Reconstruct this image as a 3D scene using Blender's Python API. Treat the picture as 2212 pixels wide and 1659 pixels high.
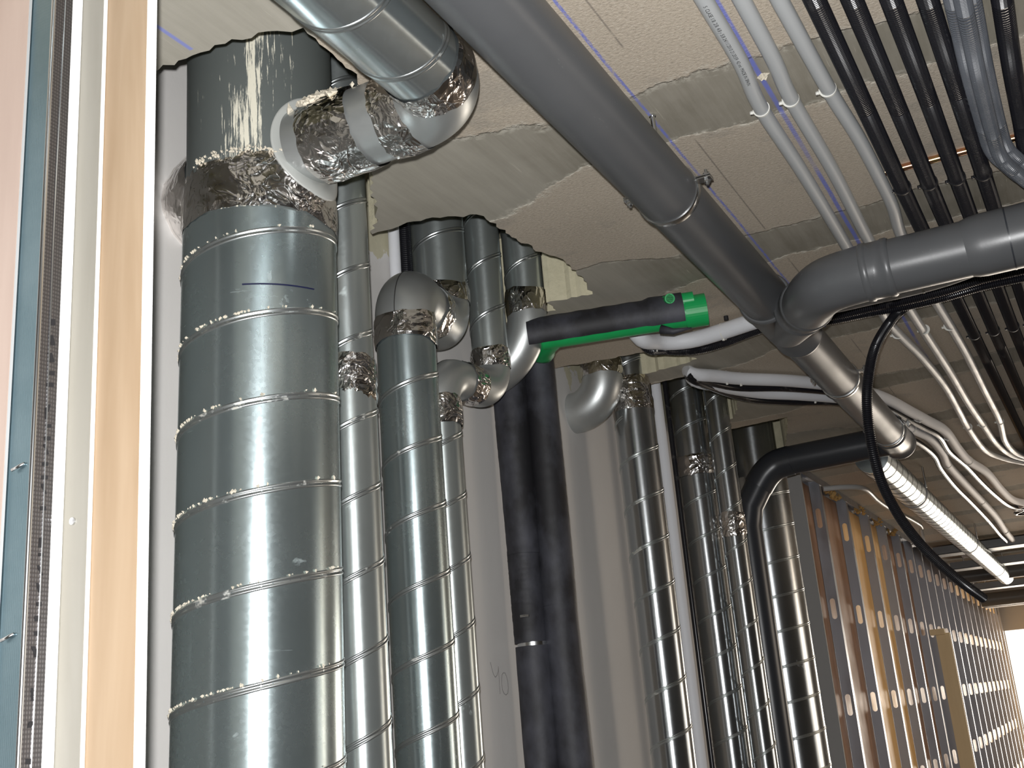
import bpy, math, random
from mathutils import Vector, Matrix
from mathutils.geometry import tessellate_polygon
for o in list(bpy.data.objects): bpy.data.objects.remove(o)
S = bpy.context.scene
COL = S.collection
R = math.radians
# ------------------------------------------------------------------ camera, light, exposure
ROT = Matrix(((0.88303445, 0.20139382, 0.42389938), (0.46262364, -0.2216328, -0.85840449), (-0.07892736, 0.95410661, -0.28887894)))
FPX = 2401.0
cam = bpy.data.objects.new('camera', bpy.data.cameras.new('camera')); COL.objects.link(cam)
cam.data.sensor_width = 36.0; cam.data.lens = 36.0 * FPX / 2212.0; cam.data.clip_start = 0.02; cam.data.clip_end = 200
cam.matrix_world = ROT.to_4x4()
S.camera = cam
S.view_settings.view_transform = 'Standard'; S.view_settings.look = 'None'; S.view_settings.gamma = 1.0
S.view_settings.exposure = 0.0; S.view_settings.use_curve_mapping = False
W = bpy.data.worlds.new('sky'); S.world = W; W.use_nodes = True
W.node_tree.nodes['Background'].inputs[0].default_value = (1.0, 0.93, 0.84, 1); W.node_tree.nodes['Background'].inputs[1].default_value = 1.6

def lamp(name, kind, loc, energy, color, **kw):
    d = bpy.data.lights.new(name, kind); d.energy = energy; d.color = color
    for k, v in kw.items(): setattr(d, k, v)
    o = bpy.data.objects.new(name, d); o.location = loc; COL.objects.link(o); return o
fl = lamp('camera_flash', 'SPOT', ROT @ Vector((-0.016, 0.05, 0.0)), 175, (1.0, 1.0, 1.0), spot_size=R(125), spot_blend=0.6, shadow_soft_size=0.012)
fl.rotation_euler = ROT.to_euler()
wl = lamp('window_daylight', 'AREA', (0.75, 15.7, -0.3), 270, (1.0, 0.88, 0.74), shape='RECTANGLE', size=3.6, size_y=2.2)
wl.rotation_euler = (R(-90), 0, 0)
sl = lamp('side_opening_daylight', 'AREA', (3.7, 6.0, -0.2), 48, (1.0, 0.82, 0.64), shape='RECTANGLE', size=2.4, size_y=1.5)
sl.rotation_euler = (Vector((-1.05, 9.2, 0.0)) - sl.location).to_track_quat('-Z', 'Z').to_euler()

# ------------------------------------------------------------------ projection helpers (pixel of the photo + a real plane -> point)
def ray(px, py):
    return (ROT @ Vector((px - 1106, 829.5 - py, -FPX))).normalized()
def onz(px, py, z): d = ray(px, py); return d * (z / d.z)
def onx(px, py, x): d = ray(px, py); return d * (x / d.x)
def ony(px, py, y): d = ray(px, py); return d * (y / d.y)

# ------------------------------------------------------------------ materials
def mat(name, base=(.5, .5, .5), rough=.5, metal=0.0, build=None, spec=None):
    m = bpy.data.materials.new(name); m.use_nodes = True
    nt = m.node_tree; b = nt.nodes['Principled BSDF']
    b.inputs['Base Color'].default_value = (*base, 1); b.inputs['Roughness'].default_value = rough; b.inputs['Metallic'].default_value = metal
    if spec is not None: b.inputs['Specular IOR Level'].default_value = spec
    if build: build(N(nt), b)
    return m
class N:
    def __init__(s, nt): s.nt = nt; s.L = nt.links
    def n(s, t, **kw):
        x = s.nt.nodes.new(t)
        for k, v in kw.items():
            if k.startswith('i_'):
                key = k[2:]; key = int(key) if key.isdigit() else key.replace('_', ' ')
                s.set(x.inputs[key], v)
            else: setattr(x, k, v)
        return x
    def set(s, sock, v):
        if hasattr(v, 'is_output') or isinstance(v, bpy.types.NodeSocket): s.L.new(v, sock)
        else: sock.default_value = v
    def obj(s): return s.n('ShaderNodeTexCoord').outputs['Object']
    def pos(s): return s.n('ShaderNodeNewGeometry').outputs['Position']
    def uv(s): return s.n('ShaderNodeTexCoord').outputs['UV']
    def scale(s, v, sc, loc=(0, 0, 0)):
        return s.n('ShaderNodeMapping', i_Vector=v, i_Scale=sc, i_Location=loc).outputs[0]
    def noise(s, v, sc, det=4, rough=.6, dist=0):
        return s.n('ShaderNodeTexNoise', i_Vector=v, i_Scale=sc, i_Detail=det, i_Roughness=rough, i_Distortion=dist).outputs['Fac']
    def ramp(s, f, stops, interp='LINEAR'):
        x = s.n('ShaderNodeValToRGB'); s.set(x.inputs[0], f); cr = x.color_ramp; cr.interpolation = interp
        while len(cr.elements) < len(stops): cr.elements.new(.5)
        for e, (p, c) in zip(cr.elements, stops):
            e.position = p; e.color = (*c, 1) if isinstance(c, tuple) else (c, c, c, 1)
        return x.outputs[0]
    def mix(s, f, a, b):
        x = s.n('ShaderNodeMix', data_type='RGBA'); s.set(x.inputs[0], f)
        s.set(x.inputs[6], (*a, 1) if isinstance(a, tuple) else a); s.set(x.inputs[7], (*b, 1) if isinstance(b, tuple) else b); return x.outputs[2]
    def m(s, op, a, b=0.0, c=0.0):
        x = s.n('ShaderNodeMath', operation=op); s.set(x.inputs[0], a); s.set(x.inputs[1], b)
        if op in ('MULTIPLY_ADD', 'COMPARE', 'SMOOTH_MIN'): s.set(x.inputs[2], c)
        return x.outputs[0]
    def mr(s, v, a, b, c=0., d=1.):
        return s.n('ShaderNodeMapRange', i_Value=v, i_From_Min=a, i_From_Max=b, i_To_Min=c, i_To_Max=d).outputs[0]
    def sep(s, v):
        x = s.n('ShaderNodeSeparateXYZ'); s.set(x.inputs[0], v); return x.outputs
    def bump(s, h, st, dist=.002, nrm=None):
        x = s.n('ShaderNodeBump', i_Height=h, i_Strength=st, i_Distance=dist)
        if nrm is not None: s.set(x.inputs['Normal'], nrm)
        return x.outputs[0]

def galv(name, tint=(.52, .61, .625), rough=.26, dust=.35, seed=0.0, axis='Z', aniso=.6, met=.91):
    def f(g, b):
        p = g.scale(g.pos(), (1, 1, 1), (seed, seed * 2, seed * 3))
        sp = g.n('ShaderNodeTexVoronoi', i_Vector=p, i_Scale=170.0).outputs['Color']
        sv = g.sep(sp)[0]
        big = g.noise(p, 5.0, 5)
        streak = g.noise(g.scale(p, (55, 55, 2.2)), 1.0, 4)
        spots = g.noise(g.scale(p, (1, 1, .7)), 16.0, 5, .65, .6)
        scr = g.noise(g.scale(p, (10, 10, 130)), 1.0, 3)
        d1 = g.mr(streak, .66, .78); d2 = g.mr(spots, .67, .72); d3 = g.mr(scr, .73, .79)
        dd = g.m('MAXIMUM', g.m('MULTIPLY', d1, .35), g.m('MAXIMUM', g.m('MULTIPLY', d2, .8), g.m('MULTIPLY', d3, .5)))
        dd = g.m('MULTIPLY', dd, dust)
        col = g.mix(big, tuple(c * .86 for c in tint), tuple(min(1, c * 1.1) for c in tint))
        g.set(b.inputs['Base Color'], g.mix(dd, col, (.55, .62, .60)))
        g.set(b.inputs['Metallic'], g.m('SUBTRACT', met, g.m('MULTIPLY', dd, met)))
        r = g.m('ADD', g.m('MULTIPLY', sv, .025), g.m('ADD', rough - .01, g.m('MULTIPLY', dd, .3)))
        r = g.m('ADD', r, g.m('MULTIPLY', g.m('SUBTRACT', big, .5), .07))
        g.set(b.inputs['Roughness'], r)
        g.set(b.inputs['Normal'], g.bump(g.noise(g.scale(p, (7, 7, 3)), 1.0, 1), .10, .004))
        if aniso:
            tg = g.n('ShaderNodeTangent', direction_type='RADIAL', axis=axis)
            g.set(b.inputs['Tangent'], tg.outputs[0]); b.inputs['Anisotropic'].default_value = aniso; b.inputs['Anisotropic Rotation'].default_value = .25
    return mat(name, build=f)
M = {}
M['galv'] = galv('galvanised_steel')
M['galv2'] = galv('galvanised_steel_dull', (.50, .545, .54), .30, .5, 3.1, met=.82)
M['galv3'] = galv('galvanised_steel_far', (.50, .52, .53), .23, .3, 7.3, met=.94)
M['elbow'] = galv('pressed_steel_elbow', (.54, .56, .555), .40, .25, 5.0, aniso=0, met=.78)
M['galv_h'] = galv('galvanised_steel_horizontal', (.60, .66, .67), .25, .3, 9.0, axis='Y', aniso=.6)
def splash(g, b):
    p = g.pos(); x = g.sep(p)
    # polar coordinates round the sleeve: runs follow its length
    ang = g.m('ARCTAN2', g.m('ADD', x[1], -1.3485), g.m('ADD', x[0], 1.1075))
    cv = g.n('ShaderNodeCombineXYZ', i_0=g.m('MULTIPLY', ang, .1155), i_1=0.0, i_2=x[2]).outputs[0]
    st = g.noise(g.scale(cv, (210, 1, 9)), 1.0, 5, .75)
    mid = g.noise(g.scale(cv, (60, 1, 5), (3, 0, 1)), 1.0, 3)
    bigb = g.noise(g.scale(cv, (16, 1, 4.5), (1, 0, 5)), 1.0, 2)
    a0 = g.m('ADD', g.m('MULTIPLY', g.m('SUBTRACT', x[2], .95), .9), R(-61))
    da = g.m('ABSOLUTE', g.m('SUBTRACT', ang, a0))
    core = g.mr(da, .0, .90, .12, -.08)
    core2 = g.mr(da, .03, .22, .035, 0)
    v = g.m('ADD', g.m('ADD', g.m('MULTIPLY', st, .75), g.m('MULTIPLY', mid, .35)), g.m('ADD', g.m('ADD', core, core2), g.m('MULTIPLY', bigb, .35)))
    k = g.mr(v, .835, .855)
    g.set(b.inputs['Base Color'], g.mix(k, (.22, .245, .24), (.66, .63, .52)))
    g.set(b.inputs['Metallic'], g.mr(k, 0, 1, .6, 0)); g.set(b.inputs['Roughness'], g.mr(k, 0, 1, .42, .9))
M['splash'] = mat('dark_steel_with_cement_runs', build=splash)
def seamf(g, b):
    p = g.pos()
    k = g.mr(g.noise(g.scale(p, (1, 1, 1)), 22.0, 4, .7), .60, .68)
    g.set(b.inputs['Base Color'], g.mix(g.m('MULTIPLY', k, .75), (.50, .53, .53), (.55, .52, .44)))
    g.set(b.inputs['Metallic'], g.mr(k, 0, 1, .92, .3)); g.set(b.inputs['Roughness'], g.mr(k, 0, 1, .3, .7))
M['seam'] = mat('steel_lock_seam', build=seamf)
def foilf(g, b):
    p = g.pos()
    def crease(sc, off):
        nn = g.noise(g.scale(p, (1, 1, 1), (off, 0, off)), sc, 2, .5, 1.2)
        return g.m('POWER', g.m('SUBTRACT', 1.0, g.m('ABSOLUTE', g.m('MULTIPLY', g.m('SUBTRACT', nn, .5), 2.0))), 7.0)
    h = g.m('ADD', g.m('MULTIPLY', crease(17.0, 0), .8), g.m('ADD', g.m('MULTIPLY', crease(34.0, 4.0), .18), g.m('MULTIPLY', g.noise(p, 12.0, 2), .7)))
    g.set(b.inputs['Normal'], g.bump(h, .42, .005))
    g.set(b.inputs['Base Color'], g.mix(g.mr(g.noise(p, 9.0, 4), .60, .66), (.84, .81, .79), (.62, .57, .48)))
    g.set(b.inputs['Metallic'], 1.0); g.set(b.inputs['Roughness'], .17)
M['foil'] = mat('aluminium_foil_tape', build=foilf)
def pvcf(g, b):
    p = g.pos()
    n1 = g.noise(g.scale(p, (3, 3, 3)), 1.0, 5); sc = g.noise(g.scale(p, (60, 8, 60)), 1.0, 5, .75)
    k = g.mr(sc, .67, .74)
    g.set(b.inputs['Base Color'], g.mix(g.m('MULTIPLY', k, .5), g.mix(n1, (.075, .078, .083), (.115, .118, .122)), (.35, .35, .34)))
    g.set(b.inputs['Roughness'], g.mr(n1, .3, .7, .30, .45)); g.set(b.inputs['Normal'], g.bump(g.noise(p, 160.0, 2), .06, .001))
M['pvc'] = mat('dark_grey_pvc', build=pvcf)
M['pvc_dark'] = mat('charcoal_pvc', (.035, .038, .045), .32)
M['pvc_joint'] = mat('pvc_socket_rim', (.16, .165, .17), .3)
M['conduit'] = mat('light_grey_pvc_conduit', (.50, .515, .52), .33, build=lambda g, b: g.set(b.inputs['Roughness'], g.mr(g.noise(g.pos(), 12.0, 4), .3, .7, .28, .42)))
def corrf(g, b):
    v = g.sep(g.uv())[1]
    w = g.m('SINE', g.m('MULTIPLY', v, 2 * math.pi / .0045))
    k = g.mr(g.noise(g.scale(g.pos(), (30, 5, 30)), 1.0, 4), .62, .75)
    g.set(b.inputs['Base Color'], g.mix(g.m('MULTIPLY', k, .35), (.010, .010, .013), (.16, .15, .14)))
M['corr'] = mat('black_corrugated_plastic', rough=.25, build=corrf)
def corr2(g, b):
    k = g.noise(g.scale(g.pos(), (30, 6, 30)), 1.0, 4)
    g.set(b.inputs['Base Color'], g.mix(k, (.035, .04, .05), (.15, .16, .18)))
M['corr_dusty'] = mat('dusty_corrugated_plastic', rough=.35, build=corr2)
def foamf(g, b):
    p = g.pos()
    k = g.noise(g.scale(p, (9, 9, 6)), 1.0, 5, .6)
    g.set(b.inputs['Base Color'], g.mix(g.mr(k, .42, .72), (.011, .0105, .013), (.062, .064, .080)))
    g.set(b.inputs['Normal'], g.bump(g.noise(p, 90.0, 3), .15, .002))
M['foam'] = mat('black_foam_insulation', rough=.62, build=foamf)
M['white_foam'] = mat('white_pipe_insulation', (.70, .71, .74), .55, build=lambda g, b: g.set(b.inputs['Normal'], g.bump(g.noise(g.pos(), 70.0, 3), .25, .003)))
M['green'] = mat('green_plastic_pipe', (.008, .34, .085), .38, build=lambda g, b: g.set(b.inputs['Base Color'], g.mix(g.noise(g.pos(), 25.0, 4), (.006, .30, .075), (.015, .40, .11))))
M['steel'] = mat('bright_zinc_steel', (.68, .69, .69), .25, 1.0)
M['dark_steel'] = mat('dull_dark_steel', (.16, .16, .16), .45, .9)
M['nylon'] = mat('white_nylon_tie', (.72, .71, .66), .45)
M['black_nylon'] = mat('black_nylon_tie', (.012, .012, .014), .4)
def zincf(g, b):
    k = g.noise(g.scale(g.pos(), (18, 18, 18)), 1.0, 3)
    g.set(b.inputs['Base Color'], g.ramp(k, [(.3, (.75, .55, .12)), (.5, (.70, .35, .22)), (.7, (.65, .65, .2))]))
M['zinc'] = mat('yellow_passivated_zinc', rough=.22, metal=1.0, build=zincf)
# plaster wall of the shaft
def wallf(g, b):
    p = g.pos(); x = g.sep(p)
    n = g.noise(p, 3.0, 5); fine = g.noise(p, 60.0, 3); big = g.noise(g.scale(p, (1, 6, 5)), 1.0, 5, .65)
    lim = g.mr(g.m('ADD', x[1], g.m('MULTIPLY', g.m('SUBTRACT', big, .5), .25)), 1.85, 1.95, 1.75, 1.02)
    lim = g.m('ADD', lim, g.m('MULTIPLY', g.m('SUBTRACT', big, .5), .5))
    up = g.m('GREATER_THAN', x[2], lim)
    edge = g.mr(g.m('ABSOLUTE', g.m('SUBTRACT', x[2], lim)), .0, .05, 1, 0)
    low = g.mix(n, (.60, .58, .56), (.70, .68, .655))
    low = g.mix(g.m('MULTIPLY', g.mr(big, .55, .62), g.m('MULTIPLY', edge, .5)), low, (.78, .78, .78))
    g.set(b.inputs['Base Color'], g.mix(up, low, g.mix(fine, (.50, .47, .34), (.62, .58, .43))))
    g.set(b.inputs['Normal'], g.bump(g.m('ADD', fine, g.m('MULTIPLY', up, 1.0)), .12, .002))
M['wall'] = mat('grey_plaster_wall', rough=.8, build=wallf)
def revealf(g, b):
    n = g.noise(g.pos(), 30.0, 5, .7)
    g.set(b.inputs['Base Color'], g.mix(n, (.42, .39, .27), (.68, .63, .46))); g.set(b.inputs['Normal'], g.bump(n, .6, .006))
M['reveal'] = mat('pale_yellow_mortar', rough=.9, build=revealf)
# concrete soffit: rough hollow-core planks with smooth trowelled bands between, chalk lines
def ceilf(g, b):
    p = g.pos(); x = g.sep(p); X, Y = x[0], x[1]
    wob = g.noise(g.scale(p, (9, 9, 1)), 1.0, 5, .65)
    wob2 = g.noise(g.scale(p, (2.2, 2.2, 1), (3, 7, 0)), 1.0, 3)
    yy = g.m('ADD', Y, g.m('ADD', g.m('MULTIPLY', g.m('SUBTRACT', wob, .5), .085), g.m('MULTIPLY', g.m('SUBTRACT', wob2, .5), .10)))
    ph = g.m('SUBTRACT', g.m('FRACT', g.m('DIVIDE', g.m('ADD', yy, -1.72 + .35 + 7.0), .70)), .5)
    ap = g.m('ABSOLUTE', ph)
    wid = g.mr(X, -.86, -.70, .235, .135)
    edgev = g.m('SUBTRACT', ap, wid)
    band = g.mr(edgev, -.004, .004, 1, 0)
    fine = g.noise(g.scale(p, (1, 1, 1)), 170.0, 4, .75)
    gran = g.noise(g.scale(p, (150, 260, 1)), 1.0, 3, .7)
    blot = g.noise(p, 3.3, 5)
    strk = g.noise(g.scale(p, (42, 3.0, 1)), 1.0, 5, .7)
    strk2 = g.noise(g.scale(p, (120, 6.0, 1), (4, 1, 0)), 1.0, 3, .7)
    rough_c = g.mix(blot, (.47, .40, .315), (.60, .515, .41))
    rough_c = g.mix(g.mr(gran, .54, .68, 0, .6), rough_c, (.72, .66, .56))
    rough_c = g.mix(g.mr(gran, .46, .32, 0, .6), rough_c, (.25, .21, .16))
    # panels alternate slightly in colour
    pan = g.m('FRACT', g.m('MULTIPLY', g.m('FLOOR', g.m('DIVIDE', g.m('ADD', yy, -1.72 + 7.0), .70)), .37))
    rough_c = g.mix(g.m('MULTIPLY', pan, .3), rough_c, (.40, .36, .31))
    smooth_c = g.mix(g.mr(g.m('ADD', g.m('MULTIPLY', strk, .45), g.m('MULTIPLY', blot, .6)), .38, .66), (.215, .195, .15), (.36, .33, .275))
    smooth_c = g.mix(g.mr(strk2, .67, .73, 0, .6), smooth_c, (.56, .52, .43))
    leftg = g.mr(X, -.86, -.72, 1, 0)
    smooth_c = g.mix(g.m('MULTIPLY', leftg, .55), smooth_c, g.mix(strk, (.40, .375, .32), (.52, .49, .42)))
    farn = g.mr(g.noise(g.scale(p, (5, 5, 1), (9, 0, 0)), 1.0, 5), .58, .64, 0, .4)
    rough_c = g.mix(farn, rough_c, (.33, .30, .26))
    col = g.mix(band, rough_c, smooth_c)
    # white lime crust along the plank edges
    crust = g.m('MULTIPLY', g.mr(g.m('ABSOLUTE', edgev), .0, .026, 1, 0), g.mr(g.noise(p, 45.0, 4, .7), .47, .58))
    col = g.mix(g.m('MULTIPLY', crust, .8), col, (.66, .62, .53))
    seam = g.m('MULTIPLY', g.mr(g.m('ABSOLUTE', g.m('ADD', X, .482)), .0008, .0022, 1, 0), g.mr(g.noise(g.scale(p, (1, 9, 1)), 1.0, 3), .42, .5))
    seam = g.m('MULTIPLY', seam, g.m('SUBTRACT', 1.0, band))
    col = g.mix(g.m('MULTIPLY', seam, .6), col, (.16, .14, .12))
    for xc, w, lo, y0, y1 in ((-.522, .0035, .40, 0, 3.1), (-.318, .0055, .33, 0, 4.3)):
        wav = g.m('MULTIPLY', g.m('SUBTRACT', g.noise(g.scale(p, (1, 2.5, 1), (xc, 0, 0)), 1.0, 2), .5), .006)
        ln = g.mr(g.m('ABSOLUTE', g.m('ADD', g.m('SUBTRACT', X, xc), wav)), w * .5, w, 1, 0)
        ln = g.m('MULTIPLY', ln, g.mr(g.noise(g.scale(p, (260, 60, 1)), 1.0, 4, .8), lo - .04, lo + .12))
        ln = g.m('MULTIPLY', ln, g.m('MULTIPLY', g.m('LESS_THAN', Y, y1), g.mr(g.noise(g.scale(p, (1, 3.3, 1), (xc * 9, 2, 0)), 1.0, 2), .36, .46, .25, 1)))
        col = g.mix(g.m('MULTIPLY', ln, .85), col, (.16, .20, .62))
    ln = g.m('MULTIPLY', g.mr(g.m('ABSOLUTE', g.m('ADD', X, 1.032)), .002, .005, 1, 0), g.m('LESS_THAN', Y, 1.1))
    col = g.mix(g.m('MULTIPLY', ln, .7), col, (.20, .25, .70))
    g.set(b.inputs['Base Color'], col)
    h = g.m('ADD', g.m('MULTIPLY', g.m('MULTIPLY', fine, g.m('SUBTRACT', 1.1, band)), .9), g.m('ADD', g.m('MULTIPLY', band, -.5), g.m('MULTIPLY', strk, .12)))
    g.set(b.inputs['Normal'], g.bump(h, .55, .0038))
M['ceiling'] = mat('concrete_soffit', rough=.85, build=ceilf)
def concf(g, b):
    n = g.noise(g.pos(), 2.0, 6)
    g.set(b.inputs['Base Color'], g.mix(n, (.16, .14, .12), (.26, .235, .205)))
M['concrete'] = mat('dusty_concrete', rough=.9, build=concf)
def paper(name, a, c):
    def f(g, b):
        p = g.pos()
        n = g.noise(g.scale(p, (14, 14, 1.3)), 1.0, 4, .6, .5); s = g.noise(p, 7.0, 5)
        g.set(b.inputs['Base Color'], g.mix(g.mr(n, .35, .65), a, c))
        g.set(b.inputs['Roughness'], g.mr(s, .3, .7, .42, .6)); g.set(b.inputs['Normal'], g.bump(g.noise(g.scale(p, (5, 5, 1)), 1.0, 3), .15, .01))
    return mat(name, build=f)
M['tan'] = paper('kraft_paper_face', (.27, .185, .11), (.37, .275, .185))
M['pink'] = paper('pinkish_paper_face', (.38, .29, .245), (.44, .345, .295))
M['beige'] = paper('beige_grey_paper_face', (.24, .225, .19), (.30, .285, .25))
M['brown'] = paper('brown_paper_face', (.24, .125, .06), (.36, .20, .11))
M['orange'] = paper('amber_paper_face', (.72, .42, .14), (.85, .56, .24))
M['gypsum'] = mat('white_gypsum_edge', (.80, .79, .77), .8, build=lambda g, b: g.set(b.inputs['Normal'], g.bump(g.noise(g.pos(), 300.0, 3), .4, .002)))
M['greyboard'] = mat('grey_board_face', (.33, .325, .32), .75)
M['right'] = mat('dark_room_side', (.13, .125, .12), .8)
M['white_metal'] = mat('white_angle', (.75, .74, .72), .5)
def studblue(g, b):
    p = g.pos()
    d = g.n('ShaderNodeTexVoronoi', i_Vector=g.scale(p, (400, 400, 260)), i_Scale=1.0, i_Randomness=.15).outputs['Distance']
    g.set(b.inputs['Base Color'], g.mix(g.noise(p, 11.0, 4), (.12, .20, .235), (.24, .33, .37)))
    g.set(b.inputs['Normal'], g.bump(d, .15, .001))
M['stud_blue'] = mat('blue_tinted_zinc', rough=.34, metal=.9, build=studblue)
def knurl(g, b):
    p = g.pos()
    d = g.n('ShaderNodeTexVoronoi', i_Vector=g.scale(p, (330, 330, 240)), i_Scale=1.0, i_Randomness=0.0).outputs['Distance']
    g.set(b.inputs['Base Color'], g.mix(g.mr(d, .2, .5), (.22, .215, .22), (.12, .115, .12)))
    g.set(b.inputs['Normal'], g.bump(d, .35, .002))
M['knurl'] = mat('knurled_zinc', rough=.38, metal=.9, build=knurl)
M['stud'] = mat('zinc_stud', (.30, .31, .34), .42, .6, build=lambda g, b: g.set(b.inputs['Roughness'], g.mr(g.noise(g.scale(g.pos(), (2, 2, 1)), 6.0, 4), .3, .7, .28, .46)))
M['timber'] = mat('pale_timber', (.50, .40, .24), .7, build=lambda g, b: g.set(b.inputs['Base Color'], g.mix(g.noise(g.scale(g.pos(), (30, 30, 2)), 1.0, 4), (.66, .54, .33), (.80, .68, .46))))
M['ink'] = mat('black_ink', (.01, .01, .012), .6)
M['marker'] = mat('blue_black_marker', (.012, .014, .05), .4)
M['pencil'] = mat('pencil_line', (.16, .15, .15), .7)
M['plaster'] = mat('dried_plaster', (.66, .60, .49), .9, build=lambda g, b: g.set(b.inputs['Normal'], g.bump(g.noise(g.pos(), 60.0, 5, .7), .8, .006)))
M['gasket'] = mat('translucent_white_gasket', (.40, .41, .39), .4)
M['wool'] = mat('amber_wool', (.55, .36, .14), .9)

# ------------------------------------------------------------------ object helpers
def tag(o, label=None, cat=None, group=None, kind=None):
    if label: o['label'] = label
    if cat: o['category'] = cat
    if group: o['group'] = group
    if kind: o['kind'] = kind
    return o
def thing(name, label, cat, loc, group=None):
    o = bpy.data.objects.new(name, None); COL.objects.link(o); o.location = loc; o.empty_display_size = .05
    return tag(o, label, cat, group)
def root(o):
    while o.parent: o = o.parent
    return o
def mesh(name, geo, m, parent=None, loc=None, smooth=True, uvs=None):
    """geo = (verts, faces) in world coordinates; several materials: m is a list and faces carry an index in geo[2]"""
    V, F = geo[0], geo[1]
    base = Vector(root(parent).location) if parent else Vector(loc if loc is not None else (0, 0, 0))
    me = bpy.data.meshes.new(name)
    me.from_pydata([tuple(Vector(v) - base) for v in V], [], F)
    ms = m if isinstance(m, (list, tuple)) else [m]
    for q in ms: me.materials.append(q)
    if len(geo) > 2 and geo[2]:
        me.polygons.foreach_set('material_index', geo[2])
    me.polygons.foreach_set('use_smooth', [smooth] * len(F))
    if uvs:
        ul = me.uv_layers.new(name='uv')
        for lo in me.loops: ul.data[lo.index].uv = uvs[lo.vertex_index]
    me.update()
    o = bpy.data.objects.new(name, me); COL.objects.link(o)
    if parent: o.parent = parent
    else: o.location = base
    return o
def single(name, geo, m, label, cat, group=None, kind=None, smooth=True, uvs=None, loc=None):
    if loc is None: loc = Vector(geo[0][0])
    o = mesh(name, geo, m, None, loc, smooth, uvs); return tag(o, label, cat, group, kind)
def sharp(o, ang=35):
    me = o.data
    try: me.set_sharp_from_angle(angle=R(ang))
    except Exception: pass
    return o
def merge(*gs):
    V, F, I = [], [], []
    for k, g in enumerate(gs):
        n = len(V); V += list(g[0]); F += [tuple(i + n for i in f) for f in g[1]]
        I += (list(g[2]) if len(g) > 2 and g[2] else [0] * len(g[1]))
    return V, F, I
def box(x0, x1, y0, y1, z0, z1):
    V = [(x, y, z) for z in (z0, z1) for y in (y0, y1) for x in (x0, x1)]
    return V, [(0, 2, 3, 1), (4, 5, 7, 6), (0, 1, 5, 4), (2, 6, 7, 3), (0, 4, 6, 2), (1, 3, 7, 5)]
def catmull(P, step):
    P = [Vector(p) for p in P]
    if len(P) == 2:
        n = max(1, int((P[1] - P[0]).length / step)); return [P[0].lerp(P[1], i / n) for i in range(n + 1)]
    Q = [P[0] * 2 - P[1]] + P + [P[-1] * 2 - P[-2]]; out = []
    for i in range(1, len(Q) - 2):
        a, b, c, d = Q[i - 1:i + 3]; n = max(1, int((c - b).length / step))
        for k in range(n):
            t = k / n
            out.append(.5 * ((2 * b) + (c - a) * t + (2 * a - 5 * b + 4 * c - d) * t * t + (3 * b - a - 3 * c + d) * t ** 3))
    out.append(P[-1]); return out
def tube(P, r, seg=24, caps=True, jitter=0, rnd=None, a0=0, a1=2 * math.pi, up=None):
    """sweep along points; r is a number, a list, or f(i, n)"""
    P = [Vector(p) for p in P]; n = len(P); V = []; F = []; uv = []
    full = abs(a1 - a0 - 2 * math.pi) < 1e-6
    T = [(P[min(i + 1, n - 1)] - P[max(i - 1, 0)]).normalized() for i in range(n)]
    u = Vector(up) if up is not None else (Vector((0, 0, 1)) if abs(T[0].z) < .9 else Vector((1, 0, 0)))
    u = (u - T[0] * u.dot(T[0])).normalized(); L = 0
    k = seg if full else seg + 1
    for i in range(n):
        if i: L += (P[i] - P[i - 1]).length
        u = (u - T[i] * u.dot(T[i])).normalized(); w = T[i].cross(u)
        ri = r(i, n) if callable(r) else (r[i] if isinstance(r, (list, tuple)) else r)
        for j in range(k):
            a = a0 + (a1 - a0) * j / seg; rr = ri + (rnd.uniform(-jitter, jitter) if jitter else 0)
            V.append(P[i] + (u * math.cos(a) + w * math.sin(a)) * rr); uv.append((j / seg, L))
    for i in range(n - 1):
        for j in range(seg):
            j2 = (j + 1) % k if full else j + 1
            F.append((i * k + j, i * k + j2, (i + 1) * k + j2, (i + 1) * k + j))
    if caps and full:
        F.append(tuple(range(k))[::-1]); F.append(tuple((n - 1) * k + j for j in range(k)))
    return V, F, None, uv
def put_tube(name, P, r, m, parent, seg=24, **kw):
    sm = kw.pop('smooth', True)
    V, F, _, uv = tube(P, r, seg, **kw); o = mesh(name, (V, F), m, parent, smooth=sm, uvs=uv); return sharp(o, 50)
def vcyl(c, r, z0, z1, n=2): return [Vector((c[0], c[1], z0 + (z1 - z0) * i / (n - 1))) for i in range(n)]
def helix(c, r, z0, z1, zref, pitch=.137, axis='z', w=.0065, h=.0022, spt=56):
    """two raised beads of a lock seam wound round a duct. zref = height of the seam at angle 0"""
    V = []; F = []
    k0 = math.ceil((z0 - zref) / pitch * spt); k1 = math.floor((z1 - zref) / pitch * spt)
    prof = [(-w, 0), (-w * .75, h), (-w * .4, h), (-w * .2, h * .35), (w * .2, h * .35), (w * .4, h), (w * .75, h), (w, 0)]
    n = len(prof)
    for q, k in enumerate(range(k0, k1 + 1)):
        a = 2 * math.pi * k / spt; z = zref + pitch * k / spt
        for dz, dr in prof:
            rr = r - .0006 + dr
            if axis == 'z': V.append((c[0] + rr * math.cos(a), c[1] + rr * math.sin(a), z + dz))
            else: V.append((c[0] + rr * math.cos(a), z + dz, c[1] + rr * math.sin(a)))
        if q:
            b = (q - 1) * n; e = q * n
            for j in range(n - 1): F.append((b + j, b + j + 1, e + j + 1, e + j))
    return V, F
def arc(c, t0, d1, Rr, n=14, ang=90):
    """points of a bend: starts at c heading t0 and turns towards d1"""
    c, t0, d1 = Vector(c), Vector(t0).normalized(), Vector(d1).normalized()
    return [c + t0 * Rr * math.sin(R(ang) * i / n) + d1 * Rr * (1 - math.cos(R(ang) * i / n)) for i in range(n + 1)]
rng = random.Random(7)
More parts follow.
